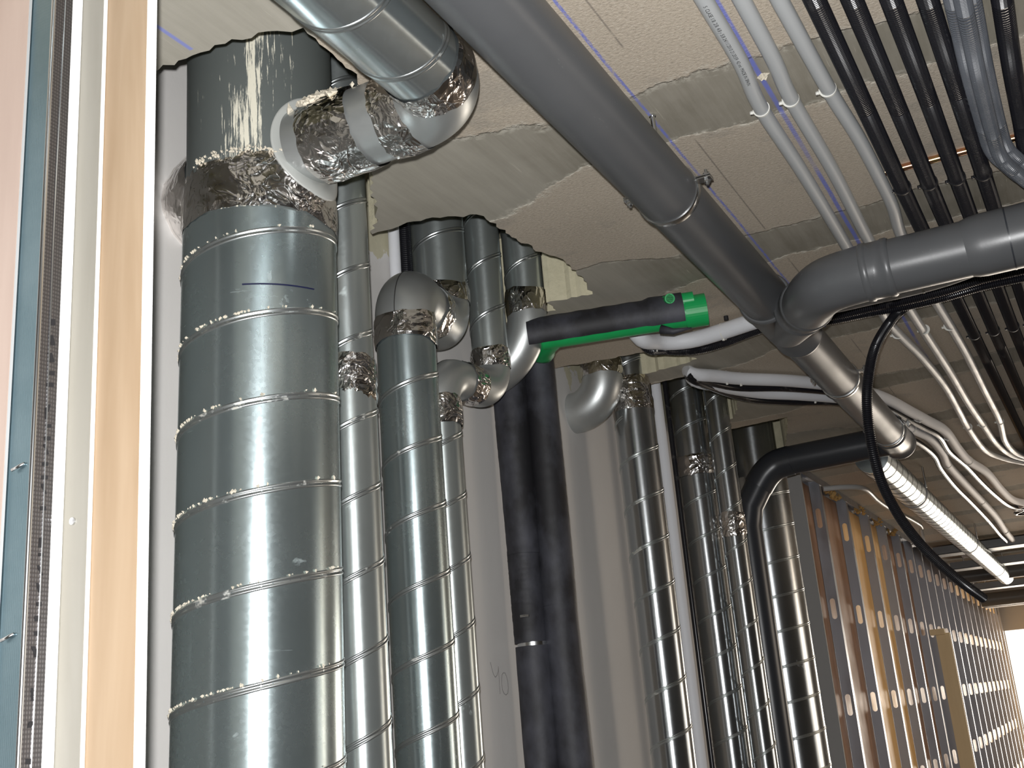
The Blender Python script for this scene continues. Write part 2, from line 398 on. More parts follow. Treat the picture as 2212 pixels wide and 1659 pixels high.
def foil(name, P, r, parent, seed=0, seg=64, jit=.0022, step=.007, mt=None):
    rd = random.Random(seed); seg = max(20, int(seg * .5)); jit = min(jit, .0035) * .5; step *= 1.9; r += .0012
    Q = catmull(P, step)
    n = len(Q)
    def rr(i, n_): return r + (.0 if 0 < i < n_ - 1 else -.0015)
    V, F, _, uv = tube(Q, rr, seg, caps=False, jitter=jit, rnd=rd)
    # ragged ends: slide the end rings along the axis
    T0 = (Q[0] - Q[1]).normalized(); T1 = (Q[-1] - Q[-2]).normalized(); s0 = s1 = 0
    for j in range(seg):
        s0 = max(-.006, min(.006, s0 + rd.uniform(-.003, .003))); s1 = max(-.006, min(.006, s1 + rd.uniform(-.003, .003)))
        V[j] = V[j] + T0 * s0; V[(n - 1) * seg + j] = V[(n - 1) * seg + j] + T1 * s1
    return mesh(name, (V, F), mt or M['foil'], parent, smooth=False)
def tie(name, P, direction, r, parent, m=None, head=None):
    """thin strap ring round a pipe with a small head"""
    m = m or M['nylon']; P = Vector(P); d = Vector(direction).normalized()
    o = put_tube(name, [P - d * .002, P + d * .002], r + .0014, m, parent, 24)
    if head is not None:
        h = P + Vector(head).normalized() * (r + .004)
        V, F = box(h.x - .003, h.x + .003, h.y - .0025, h.y + .0025, h.z - .0025, h.z + .003)
        mesh('tie_head', (V, F), m, o)
    return o

# ------------------------------------------------------------------ setting
Z = 1.0; WX = -1.31; FL = -1.6
rim = [(-1.42, 1.10), (-1.108, 1.112), (-1.042, 1.109), (-.966, 1.113), (-.898, 1.136), (-.862, 1.149), (-.867, 1.195), (-.868, 1.243), (-.865, 1.295),
       (-.935, 1.44), (-1.042, 1.589), (-1.15, 1.76), (-1.188, 1.80), (-1.143, 1.806), (-1.098, 1.798), (-1.044, 1.811), (-.992, 1.845), (-.975, 1.845), (-.964, 1.853),
       (-.959, 1.904), (-.955, 2.024), (-.942, 2.112), (-.921, 2.178), (-.932, 2.327), (-.95, 2.388), (-.953, 2.425), (-1.072, 2.404), (-1.076, 2.468), (-1.42, 2.47)]
rim2 = [(-1.42, 2.90), (-1.03, 2.955), (-.95, 3.03), (-.916, 3.128), (-.975, 3.15), (-1.09, 3.165), (-1.42, 3.15)]
rim3 = [(-1.42, 3.295), (-1.128, 3.29), (-.974, 3.277), (-.90, 3.30), (-.93, 3.6), (-.99, 3.80), (-1.045, 3.93), (-1.42, 3.98)]
rim4 = [(-1.42, 4.06), (-1.08, 4.087), (-.875, 4.065), (-.945, 4.33), (-1.02, 4.60), (-1.07, 4.80), (-1.42, 4.86)]
def jag(pts, amp=.0065, step=.013, seed=3):
    rd = random.Random(seed); out = []
    for a, b in zip(pts, pts[1:]):
        a, b = Vector(a), Vector(b); n = max(1, int((b - a).length / step)); nrm = Vector((-(b - a).y, (b - a).x)).normalized()
        for i in range(n):
            p = a.lerp(b, i / n); e = rd.uniform(-amp, amp) if i else rd.uniform(-amp, amp) * .5
            out.append(p + nrm * e)
    out.append(Vector(pts[-1])); return out
edge = [Vector((-1.42, -4.0))] + jag(rim) + jag(rim2, seed=4) + jag(rim3, .003, seed=5) + jag(rim4, .003, seed=6) + [Vector((-1.42, 17.0)), Vector((4.0, 17.0)), Vector((4.0, -4.0))]
edge = edge[::-1]
poly = [Vector((p.x, p.y, 0)) for p in edge]
tris = tessellate_polygon([poly]); n = len(poly); TH = .24
V = [(p.x, p.y, Z) for p in poly] + [(p.x, p.y, Z + TH) for p in poly]
F = []; I = []
for t in tris:
    a, b_, c = [poly[i] for i in t]
    cr = (b_ - a).cross(c - a).z
    t = t if cr < 0 else t[::-1]
    F.append(tuple(t)); I.append(0); F.append(tuple(i + n for i in t[::-1])); I.append(0)
for i in range(n):
    j = (i + 1) % n; F.append((i, i + n, j + n, j)); I.append(1)
o = mesh('ceiling', (V, F, I), [M['ceiling'], M['reveal']], smooth=False); tag(o, kind='structure')
def struct(name, geo, m): return tag(mesh(name, geo, m, smooth=False), kind='structure')
struct('floor', box(-2.2, 4.0, -4, 17, FL - .1, FL), M['concrete'])
struct('wall_left', box(WX - .12, WX, -4.0, 17.0, FL, 2.6), M['wall'])
struct('wall_right', merge(box(4.0, 4.1, -4, 4.5, FL, Z), box(4.0, 4.1, 7.2, 17, FL, Z), box(4.0, 4.1, 4.5, 7.2, FL, -1.0), box(4.0, 4.1, 4.5, 7.2, .65, Z)), M['right'])
struct('wall_back', box(-2.2, 4.0, -4.1, -4.0, FL, Z), M['right'])
struct('wall_far', merge(box(-1.4, 4.0, 15.1, 15.2, .62, Z), box(-1.4, 4.0, 15.1, 15.2, FL, -1.3), box(2.6, 4.0, 15.1, 15.2, -1.3, .62)), M['greyboard'])
struct('wall_shaft', merge(box(-.84, -.80, .9, 5.2, Z + TH, 2.6), box(WX, -.8, .9, .94, Z + TH, 2.6), box(WX, -.8, 5.2, 5.24, Z + TH, 2.6), box(WX, -.8, .9, 5.24, 2.6, 2.64)), M['reveal'])

# ------------------------------------------------------------------ main spiral riser
def spiral_run(name, label, c, r, z0, z1, zref, m, cat='duct', group=None, seg=72):
    t = thing(name, label, cat, (c[0], c[1], z0), group)
    put_tube('duct_body', vcyl(c, r, z0, z1), r, m, t, seg, caps=True)
    mesh('spiral_seam', helix(c, r, z0 + .02, z1 - .02, zref), M['seam'], t)
    return t
C1 = (-1.120, 1.338); R1 = .125
big = thing('spiral_duct', 'largest spiral steel riser duct, foreground left, dark top streaked with cement', 'duct', (C1[0], C1[1], FL))
def ctr(z): return (C1[0] + .0125 * z, C1[1] + .0104 * z)
put_tube('duct_body', [Vector((*ctr(FL), FL)), Vector((*ctr(.80), .80))], R1, M['galv'], big, 96)
hv, hf = helix(C1, R1, FL + .02, .79, .091 - .137)
mesh('spiral_seam', ([(x + .0125 * z, y + .0104 * z, z) for x, y, z in hv], hf), M['seam'], big)
cu = (-1.1075, 1.3485)
up_ = put_tube('upper_sleeve', vcyl(cu, .1228, .78, 2.2), .1228, M['splash'], big, 96); up_['label'] = 'dark upper sleeve with pale cement runs'
foil('foil_band', vcyl(ctr(.83), .1, .797, .872), .1268, big, 11, 130, .0014, .008)
foil('foil_band', vcyl(ctr(.86), .1, .864, .878), .1265, big, 12, 120, .0070, .006)
foil('foil_band', vcyl(cu, .1, .874, .898), .1236, big, 13, 120, .0034, .006)
# pale crumbs of mortar lodged on the seams
def crumbs(name, pts, parent, m, s0=.002, s1=.006, seed=1):
    rd = random.Random(seed); gs = []
    for p in pts:
        s = rd.uniform(s0, s1); V = []
        for k in range(6):
            d = [(1, 0, 0), (-1, 0, 0), (0, 1, 0), (0, -1, 0), (0, 0, 1), (0, 0, -1)][k]
            V.append(Vector(p) + Vector(d) * s * rd.uniform(.6, 1.3) + Vector([rd.uniform(-.3, .3) * s for _ in range(3)]))
        gs.append((V, [(0, 2, 4), (2, 1, 4), (1, 3, 4), (3, 0, 4), (2, 0, 5), (1, 2, 5), (3, 1, 5), (0, 3, 5)]))
    return tag(mesh(name, merge(*gs), m, parent, smooth=False), kind=None if name in ('wool_tuft', 'plaster_dab') else 'stuff')
pts = []; rd = random.Random(5)
for _ in range(330):
    z = rd.uniform(-.25, .76); a = R(rd.uniform(-150, -60)) if rd.random() < .85 else R(rd.uniform(-60, 20))
    k = round((z - (.091 - .137)) / .137 - a / 2 / math.pi)
    zz = .091 - .137 + .137 * (k + a / 2 / math.pi)
    pts.append((ctr(zz)[0] + (R1 + .002) * math.cos(a), ctr(zz)[1] + (R1 + .002) * math.sin(a), zz + .0075))
for _ in range(120):
    a = R(rd.uniform(-110, -20)); pts.append((cu[0] + .1255 * math.cos(a), cu[1] + .1255 * math.sin(a), .900 + rd.uniform(-.004, .006)))
crumbs('mortar_crumbs', pts, big, M['plaster'], .0012, .0035)
# marker stroke
P = []
for i in range(22):
    px = 523 + (678 - 523) * i / 21; py = 614 - 4 * math.sin(i / 21 * 2.2) + 14 * (i / 21) ** 2
    d = ray(px, py); a = d.x ** 2 + d.y ** 2; cm = ctr(.65); b_ = -2 * (d.x * cm[0] + d.y * cm[1]); c_ = cm[0] ** 2 + cm[1] ** 2 - (R1 + .0004) ** 2
    q = b_ * b_ - 4 * a * c_
    if q > 0: P.append(d * ((-b_ - math.sqrt(q)) / 2 / a))
put_tube('marker_stroke', P, .0013, M['marker'], big, 6)
# translucent saddle gasket where the side branch leaves
BZ = .925
GV = []; GF = []; ac = R(-4); kq = 64
for ri, rr in ((.050, .0015), (.050, .0045), (.078, .0045), (.081, .010), (.0815, .0015)):
    for q_ in range(kq):
        ph_ = 2 * math.pi * q_ / kq; a_ = ac + ri * 1.05 * math.cos(ph_) / .1228; z_ = BZ + ri * math.sin(ph_) * 1.08
        if rr == .010: rr = .0045
        GV.append((cu[0] + (.1228 + rr) * math.cos(a_), cu[1] + (.1228 + rr) * math.sin(a_), z_))
for k_ in range(4):
    for q_ in range(kq): GF.append((k_ * kq + q_, k_ * kq + (q_ + 1) % kq, (k_ + 1) * kq + (q_ + 1) % kq, (k_ + 1) * kq + q_))
bt = mesh('saddle_gasket', (GV, GF), M['gasket'], big); bt['label'] = 'pale translucent ring round the side branch'
# left hand foil-wrapped stub of the big riser
lf = thing('foil_wrapped_stub', 'crumpled foil wrapped stub between largest riser and left wall', 'duct', (-1.24, 1.37, .86))
foil('foil_wrap', [(-1.19, 1.365, .935), (-1.25, 1.39, .932), (-1.300, 1.41, .930)], .084, lf, 21, 60, .006, .011)
put_tube('duct_body', [(-1.18, 1.36, .936), (-1.309, 1.415, .930)], .074, M['galv2'], lf, 40)

# ------------------------------------------------------------------ foil wrapped branch, elbow and horizontal duct under the ceiling
tr = .0635; TX = -.708; EY = 1.272
top = thing('elbowed_duct', 'bright spiral duct under ceiling turning by elbow into foil wrapped branch', 'duct', (TX, EY, BZ))
put_tube('duct_body', [(TX, -1.5, BZ), (TX, EY - .03, BZ)], tr, M['galv_h'], top, 72)
mesh('spiral_seam', helix((TX, BZ), tr, -1.4, EY - .06, 1.02 + .137 * .25, axis='y'), M['seam'], top)
el = arc((TX, EY - .03, BZ), (0, 1, 0), (-1, 0, 0), .085, 20)
put_tube('elbow', el, tr + .001, M['elbow'], top, 72)
foil('foil_band', [el[0] + Vector((0, -.028, 0)), el[0] + Vector((0, .010, 0)), el[4]], tr + .0028, top, 31, 80, .0022, .006)
xe = el[-1].x; ye = el[-1].y
put_tube('branch_pipe', [(xe + .01, ye, BZ), (-1.0, ye, BZ)], tr, M['elbow'], top, 72)
foil('foil_band', [(xe + .012, ye, BZ), (xe - .042, ye, BZ)], tr + .0028, top, 32, 80, .0024, .006)
foil('foil_band', [(xe - .082, ye, BZ), (-.965, ye, BZ)], tr + .0045, top, 33, 80, .0026, .006)
rd = random.Random(8); pts = []
for _ in range(170):
    a = R(rd.uniform(35, 125)); x = -.940 + rd.gauss(0, .018)
    pts.append((x, ye - math.cos(a) * (tr + .006), BZ + math.sin(a) * (tr + .004)))
crumbs('plaster_lump', pts, top, M['plaster'], .005, .012, 3)

# ------------------------------------------------------------------ other vertical spiral ducts
def band_v(c, r, z0, z1, parent, seed, jit=.0018): return foil('foil_band', vcyl(c, r, z0, z1), r + .0026, parent, seed, 56, jit, .006)
d2 = spiral_run('spiral_duct', 'narrow spiral duct squeezed right behind the largest riser, foil collar halfway', (-1.147, 1.638), .05, FL, .60, .008, M['galv2'])
put_tube('upper_pipe', vcyl((-1.150, 1.642), .047, .58, 2.2), .0475, M['galv2'], d2, 56)
mesh('spiral_seam', helix((-1.150, 1.642), .0475, .66, 2.1, .03), M['seam'], d2)
band_v((-1.148, 1.64), .0485, .585, .665, d2, 41)

def offset_run(name, label, c0, c1, r0, r1, zc, Rr, z_top, zref0, zref1, m0, m1, seeds, lump=0):
    """riser that jogs sideways through two pressed elbows"""
    t = thing(name, label, 'duct', (c0[0], c0[1], FL))
    a = Vector((c0[0], c0[1], 0)); b = Vector((c1[0], c1[1], 0)); d = (b - a).normalized()
    put_tube('duct_body', vcyl(c0, r0, FL, zc - Rr), r0, m0, t, 64)
    mesh('spiral_seam', helix(c0, r0, FL + .02, zc - Rr - .05, zref0), M['seam'], t)
    e1 = arc((c0[0], c0[1], zc - Rr), (0, 0, 1), d, Rr, 16)
    e1.append(Vector((a.x, a.y, zc)) + d * ((b - a).length * .5 + .004))
    k = put_tube('elbow', e1, r0 + .0012, M['elbow'], t, 64)
    e2 = [Vector((a.x, a.y, zc)) + d * ((b - a).length * .5 - .004)] + arc(Vector((b.x, b.y, zc)) - d * Rr, d, (0, 0, 1), Rr, 16)
    put_tube('elbow', e2, r1 + .0012, M['elbow'], t, 64)
    put_tube('upper_pipe', vcyl(c1, r1, zc + Rr, z_top), r1, m1, t, 64)
    mesh('spiral_seam', helix(c1, r1, zc + Rr + .04, z_top - .05, zref1), M['seam'], t)
    foil('foil_band', vcyl(c0, r0, zc - Rr - .055, zc - Rr + .010), r0 + .0034, t, seeds[0], 60, .0022, .006)
    mid = Vector((a.x, a.y, zc)) + d * ((b - a).length * .5)
    foil('foil_band', [mid - d * .026, mid + d * .026], max(r0, r1) + .0034, t, seeds[1], 60, .0032, .006)
    foil('foil_band', vcyl(c1, r1, zc + Rr - .012, zc + Rr + .036), r1 + .0034, t, seeds[2], 60, .0026, .006)
    # longitudinal weld of the first elbow
    perp = Vector((-d.y, d.x, 0))
    outer = [p + (p - (Vector((c0[0], c0[1], zc - Rr)) + d * Rr)).normalized() * (r0 + .0012) for p in e1[:-1]]
    put_tube('weld_line', outer, .0011, M['dark_steel'], k, 6)
    return t
d3 = offset_run('jogged_duct', 'mid size spiral duct with dusty dome elbow jogging back below torn ceiling hole', (-1.180, 1.900), (-1.242, 2.170), .0625, .0655, .900, .072, 2.2, .013, .05, M['galv'], M['galv2'], (51, 52, 53))
d4 = offset_run('jogged_duct', 'narrow spiral duct tucked behind the dome elbow duct, lower elbow pair', (-1.208, 2.074), (-1.189, 2.301), .0445, .0450, .762, .070, 2.2, .063, .02, M['galv2'], M['galv2'], (54, 55, 56))
def wall_elbow(label, c, r, zt, d, Rr, ext, zref, seeds, zfoil):
    t = thing('wall_elbow_duct', label, 'duct', (c[0], c[1], zt))
    d = Vector(d).normalized()
    P = arc((c[0], c[1], zt), (0, 0, -1), d, Rr, 18); P.append(P[-1] + d * ext)
    k = put_tube('elbow', P, r + .001, M['elbow'], t, 64)
    put_tube('upper_pipe', vcyl(c, r, zt - .005, 2.2), r, M['galv2'], t, 64)
    mesh('spiral_seam', helix(c, r, zt + .055, 2.1, zref), M['seam'], t)
    foil('foil_band', vcyl(c, r, zt - .004, zt + zfoil), r + .003, t, seeds, 60, .0016, .006)
    side = Vector((0, 0, 1)).cross(d) * -1
    outer = [p + ((p - (Vector((c[0], c[1], zt)) + d * Rr)).normalized() * .8 + side * .6).normalized() * (r + .0012) for p in P[:-1]]
    put_tube('weld_line', outer, .0010, M['dark_steel'], k, 6)
    return t
d5 = wall_elbow('bright smooth elbow bending into wall beside black insulated pipes', (-1.129, 2.405), .0495, .985, (-1, .0, 0), .15, .03, .04, 61, .06)
d7 = wall_elbow('bright smooth elbow bending into wall under the green pipe', (-1.200, 3.060), .0620, 0.992, (-1, .04, 0), .100, .012, .09, 62, .05)

d8 = spiral_run('spiral_duct', 'spiral duct standing left of the white insulated riser, foil joint near top', (-1.150, 3.165), .0625, FL, .885, .080, M['galv3'])
put_tube('upper_pipe', vcyl((-1.16, 3.19), .059, .87, 1.9), .0592, M['galv3'], d8, 56)
mesh('spiral_seam', helix((-1.16, 3.19), .0592, .96, 1.8, .11), M['seam'], d8)
band_v((-1.155, 3.178), .0618, .875, .935, d8, 71); band_v((-1.157, 3.183), .0602, .938, .992, d8, 72, .0012)
d10 = spiral_run('spiral_duct', 'spiral duct right of white insulated riser, small foil patch', (-1.197, 3.880), .0625, FL, 2.1, .052, M['galv3'])
band_v((-1.197, 3.880), .0632, .80, .875, d10, 73)
d11 = spiral_run('spiral_duct', 'thinnest spiral duct between two wider ones in right row', (-1.079, 3.852), .042, FL, 2.1, .133, M['galv3'])
band_v((-1.079, 3.852), .0425, .56, .64, d11, 74)
d12 = spiral_run('spiral_duct', 'wide black looking spiral duct at right end of the riser row', (-1.174, 4.667), .125, FL, .90, .011, M['galv3'], seg=96)
put_tube('upper_sleeve', vcyl((-1.185, 4.72), .10, .88, 1.9), .10, M['galv3'], d12, 72)

# ------------------------------------------------------------------ insulated vertical services
ins = thing('insulated_pipe', 'black foam insulated vertical pipe, left one of the touching pair', 'pipe', (-1.243, 2.508, FL))
rd = random.Random(12)
def soft(c, r, z0, z1, name, parent, seed, splits=()):
    rd = random.Random(seed); Q = []; rr = []
    n = 60
    for i in range(n + 1):
        z = z0 + (z1 - z0) * i / n
        Q.append(Vector((c[0] + math.sin(z * 3 + seed) * .0025, c[1] + math.cos(z * 2.3 + seed) * .002, z)))
        rr.append(r + .0016 * math.sin(z * 7 + seed) + rd.uniform(-.0004, .0004))
    return put_tube(name, Q, rr, M['foam'], parent, 40)
soft((-1.243, 2.508), .0425, FL, .170, 'foam_sleeve', ins, 1); soft((-1.243, 2.508), .0415, .178, .405, 'foam_sleeve', ins, 4)
soft((-1.243, 2.508), .0440, .395, .86, 'foam_sleeve', ins, 2)
put_tube('inner_pipe', vcyl((-1.243, 2.508), .022, FL, .9), .030, M['pvc_dark'], ins, 24)
ck = put_tube('pipe_clamp', vcyl((-1.240, 2.508), .0385, .168, .179), .0385, M['steel'], ins, 40)
ins2 = thing('insulated_pipe', 'black foam insulated vertical pipe, right one of the touching pair', 'pipe', (-1.174, 2.543, FL))
soft((-1.174, 2.543), .0445, FL, .262, 'foam_sleeve', ins2, 3); soft((-1.176, 2.543), .0425, .2625, .935, 'foam_sleeve', ins2, 5)
# screw clamp glinting through the gap
cl = ony(1137, 1330, 2.468)
sc = put_tube('clamp_screw', [cl + Vector((-.014, -.004, 0)), cl + Vector((.008, -.002, 0))], .0035, M['steel'], ins, 10)

wi = thing('insulated_pipe', 'slim white insulated riser strapped to a black conduit between ducts', 'pipe', (-1.345, 4.05, FL))
pA = Vector((-1.275, 3.62, 0))
put_tube('white_sleeve', [Vector((-1.160, 3.429, z)) for z in (FL, -.5, .3, 1.2)], 0.0195, M['white_foam'], wi, 24)
wb = thing('corrugated_conduit', 'thin black conduit running up beside slim white insulated riser', 'conduit', (-1.24, 3.7, FL))
put_tube('conduit_body', [Vector((-1.137, 3.467, FL)), Vector((-1.137, 3.467, 1.2))], .009, M['corr'], wb, 16)
wl1 = thing('insulated_pipe', 'white insulated riser rising beside dusty dome elbow into torn hole', 'pipe', (-1.34, 2.02, .5))
put_tube('white_sleeve', [Vector((-1.288, 2.045, z)) for z in (FL, 2.0)], .0135, M['white_foam'], wl1, 24)
wl2 = thing('corrugated_conduit', 'black corrugated riser beside white pipe behind dome elbow', 'conduit', (-1.31, 2.12, .5))
V_, F_, _, uv_ = tube(catmull([(-1.288, 2.092, .8), (-1.288, 2.092, 1.6)], .00125), lambda i, n: .0170 - (0, .0004, .0020, .0004)[i % 4], 24)
mesh('conduit_body', (V_, F_), M['corr'], wl2, smooth=False, uvs=uv_)

# green pipe with split black sleeve, running out under the ceiling
gp = thing('green_pipe', 'open ended green plastic pipe in split black foam below ceiling', 'pipe', (-1.13, 2.44, .93))
g0 = Vector((-1.075, 2.412, .918)); g1 = Vector((-.705, 2.545, .934)); gd = (g1 - g0).normalized()
gm = g0.lerp(g1, .93)
V_, F_, _, uv_ = tube([g0 - gd * .02, g0, gm], .037, 40, caps=False)
mesh('pipe_body', (V_, F_), M['green'], gp)
V1 = tube([gm - gd * .025, g1, g1, gm - gd * .02], [.0405, .0405, .034, .034], 40, caps=False)
mesh('socket', (V1[0], V1[1]), M['green'], gp, smooth=False)
q = g1 - gd * .042 + Vector((-.004, -.022, .022))
V2 = tube([q - gd * .05, q + gd * .024, q + gd * .024, q - gd * .03], [.0215, .0215, .0185, .0185], 32, caps=False)
mesh('coupling', (V2[0], V2[1]), M['green'], gp, smooth=False)
q2 = q - gd * .034 + Vector((.004, -.022, .004)); qd = Vector((.45, -.85, -.28)).normalized()
V3 = tube([q2, q2 + qd * .022, q2 + qd * .022, q2], [.0125, .0125, .0095, .0095], 28, caps=False)
mesh('outlet_socket', (V3[0], V3[1]), M['green'], gp, smooth=False)
up2 = Vector((0, -.25, 1))
Q = [g0.lerp(g1, t) + Vector((0, -.003, .004)) for t in [-.13 + i / 24 * .99 for i in range(25)]]
V4 = tube(Q, lambda i, n: .0425 + (.004 if i > 18 else 0) + .0007 * math.sin(i * 1.7), 44, caps=False, a0=R(-142), a1=R(128), up=up2)
V4b = tube(Q, lambda i, n: .0375 + (.004 if i > 18 else 0), 44, caps=False, a0=R(-142), a1=R(128), up=up2)
sl_ = mesh('foam_sleeve', merge((V4[0], V4[1]), (V4b[0], V4b[1])), M['foam'], gp); sl_['label'] = 'split black foam sleeve'
# torn end flap of the sleeve
fl0 = g0.lerp(g1, .72)
mesh('foam_flap', tube([fl0 + Vector((.0, -.02, -.040)), fl0 + Vector((.03, -.018, -.052)), fl0 + Vector((.075, -.012, -.052))], [.012, .008, .002], 10)[:2], M['foam'], gp)
elb = arc((-1.174, 2.543, .86), (0, 0, 1), (-.2, -.5, 0), .02, 5)
mesh('elbow', tube(catmull([Vector((-1.150, 2.520, .918)), Vector((-1.13, 2.48, .918)), Vector((-1.06, 2.412, .919))], .02), .036, 28)[:2], M['green'], gp)

# ------------------------------------------------------------------ main drain pipe and its branches
PX, PZ, PR = -.550, .912, .0575
mp = thing('drain_pipe', 'long dark grey drain pipe running away diagonally under the ceiling', 'pipe', (PX, 1.9, PZ))
put_tube('pipe_body', [(PX, -2.0, PZ), (PX, 2.56, PZ)], PR, M['pvc'], mp, 72)
put_tube('pipe_body', [(PX, 2.74, PZ), (PX, 4.30, PZ)], PR - .0005, M['pvc'], mp, 72)
def rimmed(P0, P1, r, parent, name='socket', m=None):
    P0, P1 = Vector(P0), Vector(P1); d = (P1 - P0).normalized(); L = (P1 - P0).length
    return put_tube(name, [P0, P0 + d * .004, P0 + d * .014, P0 + d * .016, P1 - d * .016, P1 - d * .014, P1 - d * .004, P1], [r, r + .0032, r + .0032, r + .001, r + .001, r + .0028, r + .0028, r], m or M['pvc'], parent, 72)
wy = rimmed((PX, 2.50, PZ), (PX, 2.84, PZ), PR + .0035, mp, 'wye_fitting')
put_tube('wye_arm', [(-.548, 2.70, .900), (-.440, 2.43, .845)], PR + .001, M['pvc'], wy, 64)
rimmed((-.470, 2.50, .861), (-.435, 2.415, .843), PR + .002, mp, 'socket')
# clamps
def clamp(y, parent, r=PR, big=True):
    P = [(PX, y - .009, PZ), (PX, y - .006, PZ), (PX, y, PZ), (PX, y + .006, PZ), (PX, y + .009, PZ)]
    c = put_tube('pipe_clamp', P, [r + .0015, r + .0035, r + .0025, r + .0035, r + .0015], M['steel'], parent, 64)
    for s in (-1, 1):
        x0 = PX + s * (r + .0); zc = PZ + .012
        mesh('clamp_ear', merge(box(min(x0, x0 + s * .028), max(x0, x0 + s * .028), y - .010, y + .010, zc - .0035, zc - .0012), box(min(x0, x0 + s * .028), max(x0, x0 + s * .028), y - .010, y + .010, zc + .0012, zc + .0035)), M['steel'], c, smooth=False)
        xb = x0 + s * .019
        mesh('bolt', merge(tube([(xb, y, zc - .015), (xb, y, zc + .016)], .0032, 10)[:2], tube([(xb, y, zc - .010), (xb, y, zc - .004)], .0065, 6)[:2], tube([(xb, y, zc + .004), (xb, y, zc + .009)], .0065, 6)[:2]), M['steel'], c, smooth=False)
    put_tube('hanger_rod', [(PX, y, PZ + r), (PX, y, Z + .001)], .005, M['steel'], c, 10)
    return c
clamp(1.835, mp); clamp(3.36, mp)
rimmed((PX, 4.22, PZ), (PX, 4.47, PZ), PR + .0035, mp, 'socket')
clamp(4.20, mp)
# right-hand branch
rb = thing('drain_pipe', 'dark grey branch drain pipe crossing to right edge below black conduits', 'pipe', (-.33, 2.24, .818))
bd = (Vector((-.440, 2.43, .845)) - Vector((-.548, 2.70, .900))).normalized()
P = [Vector((-.448, 2.45, .849)), Vector((-.432, 2.41, .841))]
P = catmull([(-.452, 2.46, .851), (-.425, 2.385, .836), (-.398, 2.315, .825), (-.355, 2.258, .819), (-.285, 2.24, .818), (-.24, 2.24, .818)], .012)
put_tube('elbow', P, PR + .001, M['pvc'], rb, 64)
put_tube('pipe_body', [(-.26, 2.24, .818), (1.6, 2.24, .812)], PR - .001, M['pvc'], rb, 64)
rimmed((-.285, 2.24, .818), (-.225, 2.24, .818), PR + .0008, rb, 'socket')
put_tube('socket', [(-.085, 2.24, .818), (-.07, 2.24, .818), (-.055, 2.24, .818), (.05, 2.24, .818), (.052, 2.24, .818)], [PR - .001, PR + .003, PR + .0045, PR + .0045, PR], M['pvc'], rb, 64)
rg = put_tube('gasket_ring', [(-.006, 2.24, .818), (-.003, 2.24, .818)], PR + .0052, M['pvc_dark'], rb, 64)
# left-hand far branch
lb = thing('drain_pipe', 'blackish drain pipe elbowing down behind the ducts near far risers', 'pipe', (-.8, 4.40, .915))
put_tube('pipe_body', [(-.585, 4.40, .915), (-.985, 4.40, .905)], .0575, M['pvc_dark'], lb, 56)
P = catmull([(-.96, 4.40, .906), (-1.02, 4.40, .897), (-1.065, 4.395, .868), (-1.105, 4.39, .82)], .01)
put_tube('elbow', P, .0595, M['pvc_dark'], lb, 56)
put_tube('pipe_body', [(-1.095, 4.391, .832), (-1.150, 4.382, .745), (-1.168, 4.38, .66), (-1.170, 4.38, FL)], .056, M['pvc_dark'], lb, 56)

# ------------------------------------------------------------------ conduits under the ceiling
def path(pts, z, step=.02): return catmull([onz(a, b, z) for a, b in pts], step)
def run(name, label, cat, P, r, m, seg=20, corr=0, group=None, body='conduit_body'):
    t = thing(name, label, cat, P[0], group)
    if corr:
        Q = catmull(P, .00125); rr = [r - (0, .0004, .0020, .0004)[i % 4] for i in range(len(Q))]
        V_, F_, _, uv_ = tube(Q, rr, seg + 4)
        mesh(body, (V_, F_), m, t, smooth=False, uvs=uv_)
    else: put_tube(body, P, r, m, t, seg)
    return t
def ext(P, L=1.2):
    d = Vector((0, -1, 0)); return [P[0] + d * L] + P
zc = .982
g1p = [(1521, 0), (1600, 135), (1643, 232), (1735, 375), (1830, 535), (1910, 682), (1937, 717), (1990, 770), (2040, 832), (2070, 885), (2092, 925), (2128, 972), (2170, 990), (2212, 999)]
g2p = [(1603, 0), (1672, 130), (1710, 215), (1800, 370), (1880, 525), (1957, 655), (1995, 715), (2050, 800), (2090, 868), (2120, 912), (2150, 955), (2180, 980), (2212, 991)]
g3p = [(1684, 0), (1790, 193), (1853, 295), (1900, 385), (1928, 445), (1950, 515), (2012, 635), (2052, 702), (2088, 765), (2128, 845), (2158, 905), (2170, 950), (2190, 975), (2212, 985)]
ties = [((1645, 236), (1938, 722), (2092, 922)), ((1708, 215), (1997, 712), (2122, 916)), ((1788, 193), (2050, 704), (2160, 910))]
names = ['printed light grey conduit, leftmost of the three under the ceiling', 'light grey conduit, middle one of the three, beside thick blue chalk line', 'light grey conduit, rightmost of the three, next to black conduits']
for gpth, lab, tt in zip((g1p, g2p, g3p), names, ties):
    P = path(gpth, zc, .03); P = ext(P)
    d = P[-1] - P[-2]; P.append(P[-1] + d.normalized() * .3); P.append(P[-1] + Vector((1.6, .1, 0)))
    t = run('conduit', lab, 'conduit', P, .0132, M['conduit'], 28, group='light grey conduits under the ceiling')
    for q_ in tt:
        p = onz(*q_, zc); tie('cable_tie', p, (0, 1, 0), .0136, t, head=(-1, 0, -.1))
    if t['label'].startswith('printed'): g1t = t; g1P = P
